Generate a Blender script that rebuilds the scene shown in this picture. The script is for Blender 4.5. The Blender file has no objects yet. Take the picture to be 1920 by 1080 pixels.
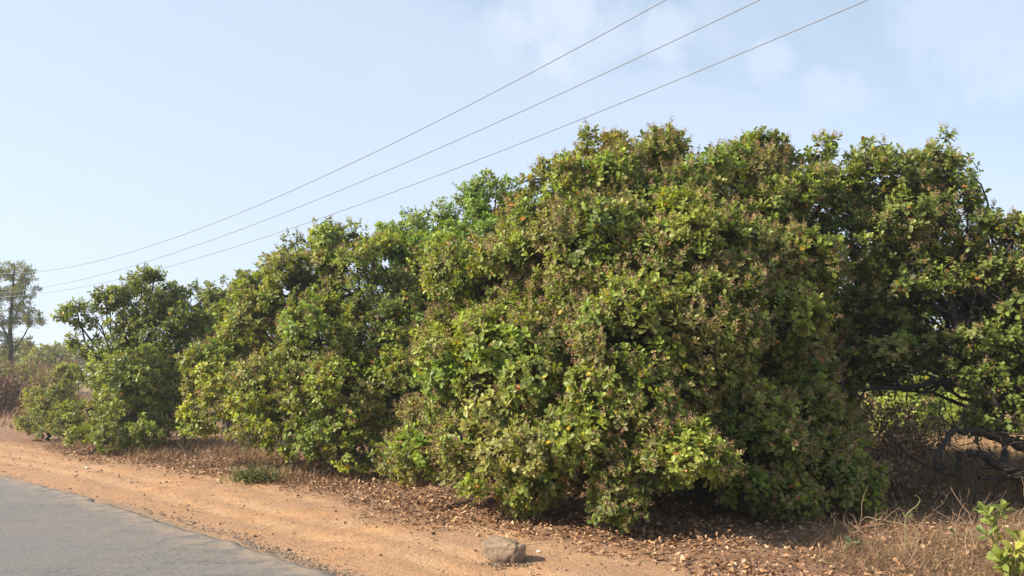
import bpy, math, random
import numpy as np
from mathutils import Vector

random.seed(7)
RS = np.random.RandomState(11)
R = math.radians
scene = bpy.context.scene
C = scene.collection

# ------------------------------------------------------------------ camera
EYE = 1.6
PITCH = R(6.34)
cam_d = bpy.data.cameras.new('camera')
cam_d.sensor_width = 36.0
cam_d.lens = 27.0
cam_d.clip_start = 0.05
cam_d.clip_end = 3000.0
cam = bpy.data.objects.new('camera', cam_d)
cam.location = (0, 0, EYE)
cam.rotation_euler = (R(90) + PITCH, 0, 0)
C.objects.link(cam)
scene.camera = cam

# ------------------------------------------------------------------ light
SUN_EL, SUN_AZ = R(34), R(-104)          # azimuth from +Y towards +X
SD = Vector((math.sin(SUN_AZ) * math.cos(SUN_EL), math.cos(SUN_AZ) * math.cos(SUN_EL), math.sin(SUN_EL)))
sun_d = bpy.data.lights.new('sun', 'SUN')
sun_d.energy = 5.0
sun_d.angle = R(0.6)
sun_d.color = (1.0, 0.88, 0.70)
sun = bpy.data.objects.new('sun', sun_d)
sun.rotation_euler = SD.to_track_quat('Z', 'Y').to_euler()
sun.location = (-20, 0, 20)
C.objects.link(sun)

scene.view_settings.view_transform = 'Standard'
scene.view_settings.look = 'None'
scene.view_settings.exposure = 1.12
scene.view_settings.gamma = 1.0
scene.view_settings.use_curve_mapping = False
scene.render.engine = 'CYCLES'
scene.cycles.max_bounces = 6
scene.cycles.diffuse_bounces = 2
scene.cycles.transmission_bounces = 3
scene.cycles.glossy_bounces = 2
scene.cycles.use_denoising = True
scene.cycles.denoiser = 'OPENIMAGEDENOISE'
scene.cycles.denoising_input_passes = 'RGB_ALBEDO_NORMAL'
scene.cycles.denoising_prefilter = 'ACCURATE'
SKY_STRENGTH = 0.073


def ray(px, py):
    dx, dy = (px - 960) / 1440.0, (540 - py) / 1440.0
    c, s = math.cos(PITCH), math.sin(PITCH)
    return np.array([dx, c - dy * s, s + dy * c])


def at(px, py, depth):
    return np.array([0, 0, EYE]) + ray(px, py) * depth


def on_ground(px, py, z=0.0):
    r = ray(px, py)
    return np.array([0, 0, EYE]) + r * ((z - EYE) / r[2])


# ------------------------------------------------------------------ nodes helper
class N:
    def __init__(self, tree):
        self.t = tree
        self.n = tree.nodes
        self.l = tree.links

    def new(self, kind, **kw):
        n = self.n.new(kind)
        for k, v in kw.items():
            setattr(n, k, v)
        return n

    def val(self, sock, v):
        if isinstance(v, (int, float)):
            sock.default_value = v
        elif isinstance(v, (tuple, list)):
            d = tuple(v)
            if len(sock.default_value) == 4 and len(d) == 3:
                d = d + (1,)
            sock.default_value = d
        else:
            self.l.new(v, sock)

    def math(self, op, a, b=0.0, c=0.0, clamp=False):
        n = self.new('ShaderNodeMath', operation=op, use_clamp=clamp)
        self.val(n.inputs[0], a); self.val(n.inputs[1], b); self.val(n.inputs[2], c)
        return n.outputs[0]

    def mix(self, f, a, b, blend='MIX'):
        n = self.new('ShaderNodeMix', data_type='RGBA', blend_type=blend)
        self.val(n.inputs[0], f); self.val(n.inputs[6], a); self.val(n.inputs[7], b)
        return n.outputs[2]

    def noise(self, vec, scale, detail=4, rough=0.55, dist=0.0):
        n = self.new('ShaderNodeTexNoise')
        self.val(n.inputs['Vector'], vec)
        n.inputs['Scale'].default_value = scale
        n.inputs['Detail'].default_value = detail
        n.inputs['Roughness'].default_value = rough
        n.inputs['Distortion'].default_value = dist
        return n.outputs['Fac']

    def ramp(self, f, lo, hi, a=0.0, b=1.0):
        n = self.new('ShaderNodeMapRange')
        n.interpolation_type = 'SMOOTHSTEP'
        self.val(n.inputs[0], f)
        for i, v in enumerate((lo, hi, a, b)):
            n.inputs[i + 1].default_value = v
        return n.outputs[0]


# ------------------------------------------------------------------ sky (world)
world = bpy.data.worlds.new('World')
scene.world = world
world.use_nodes = True
w = N(world.node_tree)
w.n.clear()
sky = w.new('ShaderNodeTexSky', sky_type='NISHITA')
sky.sun_disc = False
sky.sun_elevation = SUN_EL
sky.sun_rotation = SUN_AZ
sky.altitude = 600
sky.air_density = 1.1
sky.dust_density = 2.0
sky.ozone_density = 1.0
tc = w.new('ShaderNodeTexCoord')
D = tc.outputs['Generated']


def dotv(v):
    n = w.new('ShaderNodeVectorMath', operation='DOT_PRODUCT')
    w.l.new(D, n.inputs[0]); n.inputs[1].default_value = tuple(v)
    return n.outputs['Value']


def unit(v):
    v = np.asarray(v, float)
    return v / np.linalg.norm(v)


nz = w.noise(D, 9.0, 6, 0.6, 0.3)
nz_f = w.noise(D, 28.0, 5, 0.6, 0.2)
shape = w.math('ADD', w.math('MULTIPLY', nz, 0.7), w.math('MULTIPLY', nz_f, 0.3))
cloud = None
for (px, py, rad, amt) in ((1040, 45, 0.075, .7), (960, 80, .05, .5), (1090, 90, .07, .5), (1255, 70, .035, .55), (1440, 125, .028, .5), (1545, 175, .03, .45), (1600, 180, .035, .4),
                           (735, 170, .045, .45), (1850, 30, .09, .4)):
    d = dotv(unit(ray(px, py)))
    r2 = w.ramp(w.math('ADD', w.math('MULTIPLY', w.math('SUBTRACT', shape, 0.5), rad * rad * 3.5), d),
                1 - rad * rad * 0.95, 1 - rad * rad * 0.0, 0.0, amt)
    cloud = r2 if cloud is None else w.math('MAXIMUM', cloud, r2)
# a thin veil of cloud below the puffs
a, b = unit(ray(880, -20)), unit(ray(1700, 215))
nrm = unit(np.cross(a, b))
if np.dot(nrm, unit(ray(1200, 300))) < 0:
    nrm = -nrm
veil_d = w.math('ADD', dotv(nrm), w.math('MULTIPLY', w.math('SUBTRACT', shape, 0.5), 0.16))
veil = w.math('MULTIPLY', w.ramp(veil_d, -0.01, 0.05), w.ramp(dotv(unit(np.cross(unit(ray(560, 0)), unit(ray(760, 420))))), -0.25, 0.1, 1.0, 1.0))
veil = w.math('MULTIPLY', veil, 0.38)
soft = w.ramp(w.noise(D, 2.6, 7, 0.6, .6), 0.35, 0.75, 0.0, 0.45)
cov = w.math('MAXIMUM', w.math('MAXIMUM', cloud, veil), soft)
# whitening haze towards the horizon
sep = w.new('ShaderNodeSeparateXYZ')
w.l.new(D, sep.inputs[0])
hz = w.ramp(sep.outputs[2], 0.0, 0.5, 0.75, 0.55)
c0 = w.mix(hz, sky.outputs[0], (4.7, 5.9, 7.2))
c1 = w.mix(w.math('MULTIPLY', cov, 0.68), c0, (6.3, 6.6, 7.7))
bg = w.new('ShaderNodeBackground')
w.l.new(c1, bg.inputs[0])
bg.inputs[1].default_value = SKY_STRENGTH
wo = w.new('ShaderNodeOutputWorld')
w.l.new(bg.outputs[0], wo.inputs[0])


# ------------------------------------------------------------------ numpy noise
_perm = RS.rand(256, 256)


def vnoise(x, y):
    xi, yi = np.floor(x).astype(int), np.floor(y).astype(int)
    fx, fy = x - xi, y - yi
    fx, fy = fx * fx * (3 - 2 * fx), fy * fy * (3 - 2 * fy)
    g = lambda i, j: _perm[i % 256, j % 256]
    return (g(xi, yi) * (1 - fx) * (1 - fy) + g(xi + 1, yi) * fx * (1 - fy)
            + g(xi, yi + 1) * (1 - fx) * fy + g(xi + 1, yi + 1) * fx * fy)


def fbm(x, y, oct=4):
    s, a, t = 0, 1.0, 0
    for k in range(oct):
        s = s + a * vnoise(x * 2 ** k + 17 * k, y * 2 ** k + 31 * k); t += a; a *= 0.5
    return s / t


# ------------------------------------------------------------------ mesh helpers
def finish(me, name, mat, parent=None):
    o = bpy.data.objects.new(name, me)
    C.objects.link(o)
    if mat is not None:
        me.materials.append(mat)
    if parent is not None:
        o.parent = parent
        o.location = -Vector(parent.location)
    return o


def mesh_from(name, verts, faces_list, mat, col=None, smooth=True, parent=None):
    """faces_list: list of (M,k) int arrays; col: (V,3)"""
    me = bpy.data.meshes.new(name)
    verts = np.ascontiguousarray(verts, np.float32)
    me.vertices.add(len(verts))
    me.vertices.foreach_set('co', verts.ravel())
    idx = np.concatenate([f.ravel() for f in faces_list]).astype(np.int32)
    tot = np.concatenate([np.full(len(f), f.shape[1]) for f in faces_list]).astype(np.int32)
    start = np.concatenate([[0], np.cumsum(tot)[:-1]]).astype(np.int32)
    me.loops.add(len(idx))
    me.loops.foreach_set('vertex_index', idx)
    me.polygons.add(len(tot))
    me.polygons.foreach_set('loop_start', start)
    me.polygons.foreach_set('loop_total', tot)
    me.polygons.foreach_set('use_smooth', np.full(len(tot), smooth))
    me.update(calc_edges=True)
    if col is not None:
        at_ = me.color_attributes.new('Col', 'FLOAT_COLOR', 'POINT')
        c4 = np.ones((len(verts), 4), np.float32)
        c4[:, :3] = col
        at_.data.foreach_set('color', c4.ravel())
    return finish(me, name, mat, parent)


def tag(o, label=None, cat=None, group=None, kind=None):
    if label: o['label'] = label
    if cat: o['category'] = cat
    if group: o['group'] = group
    if kind: o['kind'] = kind
    return o


def empty(name, loc):
    o = bpy.data.objects.new(name, None)
    o.empty_display_size = 0.2
    o.location = tuple(float(v) for v in loc)
    C.objects.link(o)
    return o


def norm(v):
    return v / np.maximum(np.linalg.norm(v, axis=-1, keepdims=True), 1e-9)


T8 = np.array([[0, 0], [.45, -.42], [.45, 0], [.45, .42], [.80, -.48], [.80, 0], [.80, .48], [1, 0]])
T4 = np.array([[0, 0], [.6, -.5], [1, 0], [.6, .5]])
TN = np.array([[0, 0], [.25, -.42], [.25, 0], [.25, .42], [.6, -.40], [.6, 0], [.6, .40], [1, 0]])   # lance-shaped


def leaf_arrays(base, axis, up, L, W, curl, col, fold=0.16, tmpl='full'):
    axis = norm(axis)
    side = norm(np.cross(axis, up))
    nr = np.cross(side, axis)
    T = {'full': T8, 'simple': T4, 'narrow': TN}[tmpl]
    t, s = T[:, 0], T[:, 1]
    P = (base[:, None, :] + axis[:, None, :] * (t[None, :, None] * L[:, None, None])
         + side[:, None, :] * (s[None, :, None] * W[:, None, None])
         + nr[:, None, :] * ((np.abs(s)[None, :] * 2 * fold * W[:, None] - curl[:, None] * L[:, None] * t[None, :] ** 2))[:, :, None])
    n, k = len(base), len(T)
    off = (np.arange(n) * k)[:, None, None]
    if tmpl == 'simple':
        f = [(np.array([[0, 1, 2], [0, 2, 3]])[None] + off).reshape(-1, 3)]
    else:
        f = [(np.array([[0, 2, 1], [0, 3, 2], [4, 5, 7], [5, 6, 7]])[None] + off).reshape(-1, 3),
             (np.array([[1, 2, 5, 4], [2, 3, 6, 5]])[None] + off).reshape(-1, 4)]
    shade = np.linspace(0.92, 1.06, k)
    c = col[:, None, :] * shade[None, :, None]
    return P.reshape(-1, 3), f, c.reshape(-1, 3)


class Acc:
    def __init__(self):
        self.v, self.f, self.c, self.n = [], [], [], 0

    def add(self, v, f, c):
        self.v.append(v)
        self.f += [x + self.n for x in f]
        self.c.append(c)
        self.n += len(v)

    def build(self, name, mat, parent=None, smooth=True):
        by = {}
        for x in self.f:
            by.setdefault(x.shape[1], []).append(x)
        return mesh_from(name, np.concatenate(self.v), [np.concatenate(x) for x in by.values()], mat,
                         np.concatenate(self.c), smooth, parent)


def tube(acc, pts, rad, sides=6, col=(1, 1, 1), wob=0.0):
    pts = np.asarray(pts, float)
    n = len(pts)
    rad = np.asarray(rad, float) * np.ones(n)
    tan = norm(np.gradient(pts, axis=0))
    ref = np.array([0.31, 0.17, 0.93])
    a = norm(np.cross(tan, ref)); b = np.cross(tan, a)
    th = np.linspace(0, 2 * np.pi, sides, endpoint=False)
    rr = rad[:, None] * (1 + wob * (RS.rand(n, sides) - .5))
    v = pts[:, None, :] + a[:, None, :] * (np.cos(th)[None, :] * rr)[:, :, None] + b[:, None, :] * (np.sin(th)[None, :] * rr)[:, :, None]
    v = v.reshape(-1, 3)
    i = np.arange(n - 1)[:, None] * sides
    j = np.arange(sides)[None, :]
    k = (j + 1) % sides
    f = np.stack([i + j, i + k, i + sides + k, i + sides + j], -1).reshape(-1, 4)
    c = np.tile(np.array(col, float), (len(v), 1))
    acc.add(v, [f], c)


def path(p0, p1, n=6, jit=0.1, sag=0.0):
    t = np.linspace(0, 1, n)[:, None]
    p = p0 * (1 - t) + p1 * t
    L = np.linalg.norm(p1 - p0)
    j = RS.randn(n, 3) * jit * L * np.sin(np.pi * t)
    p = p + j
    p[:, 2] += (sag * L * np.sin(np.pi * t))[:, 0]
    return p


def prisms(acc, a, b, r, col):
    """many thin straight 3-sided stems a->b"""
    d = norm(b - a)
    s = norm(np.cross(d, np.array([.2, .1, .97])))
    u = np.cross(s, d)
    V = []
    for end, k in ((a, 1.0), (b, 0.6)):
        for th in (0, 2.094, 4.188):
            V.append(end + (s * math.cos(th) + u * math.sin(th)) * (r * k)[:, None])
    V = np.stack(V, 1)
    n = len(a)
    off = (np.arange(n) * 6)[:, None, None]
    f = (np.array([[0, 1, 4, 3], [1, 2, 5, 4], [2, 0, 3, 5]])[None] + off).reshape(-1, 4)
    acc.add(V.reshape(-1, 3), [f], np.repeat(col, 6, axis=0))


# ------------------------------------------------------------------ materials
def principled(name):
    m = bpy.data.materials.new(name)
    m.use_nodes = True
    nt = N(m.node_tree)
    nt.n.clear()
    p = nt.new('ShaderNodeBsdfPrincipled')
    o = nt.new('ShaderNodeOutputMaterial')
    nt.l.new(p.outputs[0], o.inputs[0])
    return m, nt, p, o


def colattr(nt):
    return nt.new('ShaderNodeVertexColor', layer_name='Col').outputs[0]


def leaf_mat(name, rough=0.48, trans=0.38, spec=0.38):
    m, nt, p, o = principled(name)
    c = colattr(nt)
    geo = nt.new('ShaderNodeNewGeometry')
    pos = geo.outputs['Position']
    c = nt.mix(nt.ramp(nt.noise(pos, 22, 3), .3, .7, 0, .5), c, (0.55, 0.6, 0.5), 'MULTIPLY')
    back = nt.mix(0.35, c, (0.16, 0.20, 0.09))
    c2 = nt.mix(geo.outputs['Backfacing'], c, back)
    nt.l.new(c2, p.inputs['Base Color'])
    p.inputs['Roughness'].default_value = rough
    p.inputs['Specular IOR Level'].default_value = spec
    tr = nt.new('ShaderNodeBsdfTranslucent')
    nt.l.new(nt.mix(1.0, c, (1.5, 1.35, 0.5), 'MULTIPLY'), tr.inputs[0])
    mx = nt.new('ShaderNodeMixShader')
    mx.inputs[0].default_value = trans
    nt.l.new(p.outputs[0], mx.inputs[1]); nt.l.new(tr.outputs[0], mx.inputs[2])
    nt.l.new(mx.outputs[0], o.inputs[0])
    return m


def dry_mat(name, rough=0.85, trans=0.0, spec=0.2):
    m, nt, p, o = principled(name)
    c = colattr(nt)
    pos = nt.new('ShaderNodeNewGeometry').outputs['Position']
    c = nt.mix(nt.ramp(nt.noise(pos, 60, 3), .35, .65, 0, .55), c, (0.6, 0.55, 0.5), 'MULTIPLY')
    nt.l.new(c, p.inputs['Base Color'])
    p.inputs['Roughness'].default_value = rough
    p.inputs['Specular IOR Level'].default_value = spec
    return m


M_LEAF = leaf_mat('cashew_leaf')
M_FAR_LEAF = leaf_mat('far_leaf', rough=0.6, spec=0.3)
M_BLOSSOM = dry_mat('blossom')
M_DRY = dry_mat('dry_plant')
M_LITTER = dry_mat('fallen_leaf', rough=0.6, spec=0.4)
M_GRAVEL = dry_mat('gravel')


def bark_mat():
    m, nt, p, o = principled('bark')
    pos = nt.new('ShaderNodeNewGeometry').outputs['Position']
    n1 = nt.noise(pos, 14, 6, .65, .6)
    c = nt.mix(nt.ramp(n1, .35, .7), (0.018, 0.014, 0.011), (0.085, 0.068, 0.055))
    nt.l.new(nt.mix(1, c, colattr(nt), 'MULTIPLY'), p.inputs['Base Color'])
    p.inputs['Roughness'].default_value = 0.9
    b = nt.new('ShaderNodeBump'); b.inputs['Strength'].default_value = 0.6; b.inputs['Distance'].default_value = 0.02
    nt.l.new(nt.noise(pos, 45, 4), b.inputs['Height']); nt.l.new(b.outputs[0], p.inputs['Normal'])
    return m


M_BARK = bark_mat()

# ------------------------------------------------------------------ ground layout
EDGE_PIX = [(0, 890), (150, 929), (300, 974), (450, 1023), (620, 1079)]
EP = np.array([on_ground(*p)[:2] for p in EDGE_PIX])
A0 = EP[-1]
U = unit(EP[0] - EP[-1])                     # along the road, away and to the left
NN = np.array([-U[1], U[0]])
if NN[1] < 0: NN = -NN                        # across the verge, towards the trees
su = (EP - A0) @ U
sn = (EP - A0) @ NN
curve = np.polyfit(su, sn, 2)


def edge_off(s):
    sc = np.clip(s, -3, 14)
    d = np.polyval(curve, sc)
    sl = 2 * curve[0] * sc + curve[1]
    return d + (s - sc) * sl


def road_coords(x, y):
    dx, dy = x - A0[0], y - A0[1]
    s = dx * U[0] + dy * U[1]
    n = dx * NN[0] + dy * NN[1] - edge_off(s)
    return s, n


def sstep(v, a, b):
    t = np.clip((v - a) / (b - a), 0, 1)
    return t * t * (3 - 2 * t)


def height(x, y):
    s, n = road_coords(x, y)
    verge = sstep(n, 0.05, 0.8)
    h = (fbm(x * .9, y * .9, 4) - .5) * 0.07 + (fbm(x * 4.5, y * 4.5, 3) - .5) * 0.035
    far = sstep(n, 6, 14)
    h = h * (0.35 + verge * 0.65) + far * (fbm(x * .18, y * .18, 3) - .5) * 0.5
    h = np.where(n < -0.05, -0.03, h * verge - 0.012 * (1 - verge))
    return h


def axis_grid(lo, a, b, hi, step, growth):
    mid = np.arange(a, b, step)
    out_hi, s, v = [], step, b
    while v < hi:
        out_hi.append(v); s *= growth; v += s
    out_hi.append(hi)
    out_lo, s, v = [], step, a
    while True:
        s *= growth; v -= s
        if v <= lo: break
        out_lo.append(v)
    out_lo.append(lo)
    return np.concatenate([out_lo[::-1], mid, out_hi])


gx = axis_grid(-900, -14, 7, 900, 0.07, 1.15)
gy = axis_grid(-300, 4.5, 20, 1500, 0.07, 1.15)
X, Y = np.meshgrid(gx, gy)
Z = height(X, Y)
s_, n_ = road_coords(X, Y)
V = np.stack([X, Y, Z], -1).reshape(-1, 3)
ny, nx = X.shape
i = np.arange(ny - 1)[:, None] * nx; j = np.arange(nx - 1)[None, :]
F = np.stack([i + j, i + j + 1, i + nx + j + 1, i + nx + j], -1).reshape(-1, 4)
wob = (fbm(X * .7, Y * .7, 4) - .5)
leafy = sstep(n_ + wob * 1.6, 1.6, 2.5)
field = sstep(n_ + wob * 3, 5.5, 8)
gravelly = sstep(-(n_ + wob * .5), -0.22, -0.03)
lane = sum(np.exp(-((n_ - c_ + (fbm(X * .3, Y * .3, 3) - .5) * .5) / .16) ** 2) for c_ in (.75, 1.25, 2.0))
Z -= lane * .02 * sstep(n_, .1, .4)
V = np.stack([X, Y, Z], -1).reshape(-1, 3)
LANE = np.clip(lane, 0, 1).reshape(-1)
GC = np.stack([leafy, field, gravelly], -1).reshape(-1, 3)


def ground_mat():
    m, nt, p, o = principled('dirt_ground')
    pos = nt.new('ShaderNodeNewGeometry').outputs['Position']
    sp = nt.new('ShaderNodeSeparateColor'); nt.l.new(colattr(nt), sp.inputs[0])
    leafy, field, grav = sp.outputs
    big = nt.noise(pos, .9, 5, .6)
    med = nt.noise(pos, 6, 5, .65)
    fine = nt.noise(pos, 55, 4, .7)
    # stretched along the road: tyre-swept streaks
    mp = nt.new('ShaderNodeMapping')
    mp.inputs['Rotation'].default_value = (0, 0, -math.atan2(U[1], U[0]))
    mp.inputs['Scale'].default_value = (.35, 2.4, 1)
    nt.l.new(pos, mp.inputs[0])
    streak = nt.noise(mp.outputs[0], 2.2, 5, .6)
    c = nt.mix(nt.ramp(big, .35, .65), (0.385, 0.215, 0.110), (0.34, 0.21, 0.13))
    c = nt.mix(nt.ramp(streak, .48, .68, 0, .6), c, (0.29, 0.195, 0.125))
    c = nt.mix(nt.ramp(med, .46, .7, 0, .7), c, (0.25, 0.155, 0.095))
    c = nt.mix(nt.ramp(fine, .52, .68, 0, .65), c, (0.22, 0.14, 0.09))
    c = nt.mix(nt.ramp(fine, .3, .42, .4, 0), c, (0.56, 0.36, 0.22))
    lane = nt.new('ShaderNodeAttribute', attribute_name='Lane').outputs['Fac']
    c = nt.mix(nt.math('MULTIPLY', lane, nt.ramp(streak, .35, .6, .1, .6)), c, (0.47, 0.30, 0.17))
    c = nt.mix(nt.ramp(nt.noise(pos, 30, 3, .6), .58, .68, 0, .55), c, (0.20, 0.13, 0.085))
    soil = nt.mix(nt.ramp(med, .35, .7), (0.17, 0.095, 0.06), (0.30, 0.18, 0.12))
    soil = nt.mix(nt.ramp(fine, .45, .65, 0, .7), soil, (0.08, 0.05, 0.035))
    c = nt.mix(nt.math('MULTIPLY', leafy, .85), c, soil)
    fld = nt.mix(nt.ramp(med, .35, .7), (0.17, 0.11, 0.06), (0.30, 0.21, 0.12))
    c = nt.mix(field, c, fld)
    gr = nt.mix(nt.ramp(fine, .35, .65), (0.12, 0.095, 0.07), (0.30, 0.22, 0.16))
    gm = nt.math('MULTIPLY', grav, nt.ramp(med, .3, .55))
    c = nt.mix(gm, c, gr)
    nt.l.new(c, p.inputs['Base Color'])
    p.inputs['Roughness'].default_value = 0.95
    p.inputs['Specular IOR Level'].default_value = 0.15
    b = nt.new('ShaderNodeBump'); b.inputs['Strength'].default_value = 0.9; b.inputs['Distance'].default_value = 0.03
    hgt = nt.math('ADD', nt.math('MULTIPLY', fine, .5), nt.math('MULTIPLY', nt.noise(pos, 18, 5, .6), .9))
    nt.l.new(hgt, b.inputs['Height']); nt.l.new(b.outputs[0], p.inputs['Normal'])
    return m


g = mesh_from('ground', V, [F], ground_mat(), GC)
at_l = g.data.attributes.new('Lane', 'FLOAT', 'POINT'); at_l.data.foreach_set('value', LANE.astype(np.float32))
tag(g, kind='structure')

# road: strip with a ragged edge that slopes down into the dirt
ss = np.concatenate([np.arange(-30, -4, .6), np.arange(-4, 16, .06), np.arange(16, 400, 3.0)])
rag = (fbm(ss * 2.3 + 3, ss * 0 + 5, 4) - .5) * 0.12 + (fbm(ss * 7.1 + 3, ss * 0 + 15, 3) - .5) * 0.04 + (fbm(ss * .35, ss * 0 + 9, 2) - .5) * .12
cols = [(-6.6, 0.012), (-4.0, 0.03), (-1.5, 0.026), (-0.4, 0.018), (-0.08, 0.012), (0.0, -0.001), (0.04, -0.05)]
P = []
for k, (nn, z) in enumerate(cols):
    off = edge_off(ss) + nn + (rag if nn > -0.2 else rag * .0)
    P.append(np.stack([A0[0] + U[0] * ss + NN[0] * off, A0[1] + U[1] * ss + NN[1] * off, np.full_like(ss, z)], -1))
P = np.stack(P, 1)
m_, k_ = P.shape[:2]
i = np.arange(m_ - 1)[:, None] * k_; j = np.arange(k_ - 1)[None, :]
F = np.stack([i + j, i + k_ + j, i + k_ + j + 1, i + j + 1], -1).reshape(-1, 4)
edgec = np.tile(np.array([0, 0, 0, .25, 1, 1, 1.])[None, :, None], (m_, 1, 3)).reshape(-1, 3)


def road_mat():
    m, nt, p, o = principled('asphalt')
    pos = nt.new('ShaderNodeNewGeometry').outputs['Position']
    e = colattr(nt)
    fine = nt.noise(pos, 120, 3, .7)
    vor = nt.new('ShaderNodeTexVoronoi'); vor.inputs['Scale'].default_value = 95; nt.l.new(pos, vor.inputs['Vector'])
    mp = nt.new('ShaderNodeMapping')
    mp.inputs['Rotation'].default_value = (0, 0, -math.atan2(U[1], U[0]))
    mp.inputs['Scale'].default_value = (.25, 1.6, 1)
    nt.l.new(pos, mp.inputs[0])
    st = nt.noise(mp.outputs[0], 2.0, 5, .6)
    big = nt.noise(pos, .8, 4, .55)
    c = nt.mix(nt.ramp(st, .35, .7), (0.108, 0.107, 0.108), (0.076, 0.077, 0.080))
    c = nt.mix(nt.ramp(big, .42, .62, 0, .7), c, (0.135, 0.115, 0.10))
    c = nt.mix(nt.ramp(fine, .42, .62, 0, .55), c, (0.065, 0.065, 0.068))
    c = nt.mix(nt.ramp(vor.outputs['Distance'], .0, .28, .45, 0), c, (0.26, 0.24, 0.22))
    mp2 = nt.new('ShaderNodeMapping'); mp2.inputs['Rotation'].default_value = (0, 0, -.35); mp2.inputs['Scale'].default_value = (.8, 4.5, 1)
    nt.l.new(pos, mp2.inputs[0])
    c = nt.mix(nt.ramp(nt.noise(mp2.outputs[0], 1.3, 3, .5), .56, .66, 0, .5), c, (0.065, 0.062, 0.06))
    c = nt.mix(nt.ramp(nt.noise(pos, 34, 4, .7), .42, .58, 0, .6), c, (0.17, 0.162, 0.155))
    c = nt.mix(nt.ramp(nt.noise(pos, 60, 3, .7), .55, .66, 0, .55), c, (0.055, 0.055, 0.058))
    vc = nt.new('ShaderNodeTexVoronoi', feature='DISTANCE_TO_EDGE'); vc.inputs['Scale'].default_value = .8
    wv = nt.new('ShaderNodeVectorMath', operation='ADD'); nt.l.new(pos, wv.inputs[0])
    nv = nt.new('ShaderNodeTexNoise'); nv.inputs['Scale'].default_value = 3; nv.inputs['Detail'].default_value = 6; nt.l.new(pos, nv.inputs['Vector']); nt.l.new(nv.outputs['Color'], wv.inputs[1])
    nt.l.new(wv.outputs[0], vc.inputs['Vector'])
    crack = nt.math('MULTIPLY', nt.ramp(vc.outputs['Distance'], 0.0, 0.012, .6, 0), nt.ramp(nt.noise(pos, .55, 2), .5, .6))
    c = nt.mix(crack, c, (0.03, 0.03, 0.03))
    # dust blown in from the verge
    d = nt.math('MULTIPLY', e, nt.ramp(nt.noise(pos, 5, 4), .3, .65))
    c = nt.mix(nt.math('MULTIPLY', d, .6), c, (0.38, 0.27, 0.18))
    nt.l.new(c, p.inputs['Base Color'])
    p.inputs['Roughness'].default_value = 0.8
    b = nt.new('ShaderNodeBump'); b.inputs['Strength'].default_value = 0.5; b.inputs['Distance'].default_value = 0.006
    nt.l.new(nt.math('ADD', fine, nt.math('MULTIPLY', vor.outputs['Distance'], .8)), b.inputs['Height'])
    nt.l.new(b.outputs[0], p.inputs['Normal'])
    return m


road = mesh_from('road', P.reshape(-1, 3), [F], road_mat(), edgec)
tag(road, kind='structure')


def gz(p):
    return float(height(np.array([p[0]]), np.array([p[1]]))[0])


# ------------------------------------------------------------------ tree builder
PAL = {
    'deep': (0.092, 0.132, 0.028), 'mid': (0.172, 0.218, 0.046), 'fresh': (0.250, 0.315, 0.048),
    'lime': (0.33, 0.37, 0.060), 'bright': (0.165, 0.275, 0.040), 'yellow': (0.55, 0.40, 0.04), 'orange': (0.45, 0.19, 0.05), 'olive': (0.29, 0.27, 0.105),
}


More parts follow.
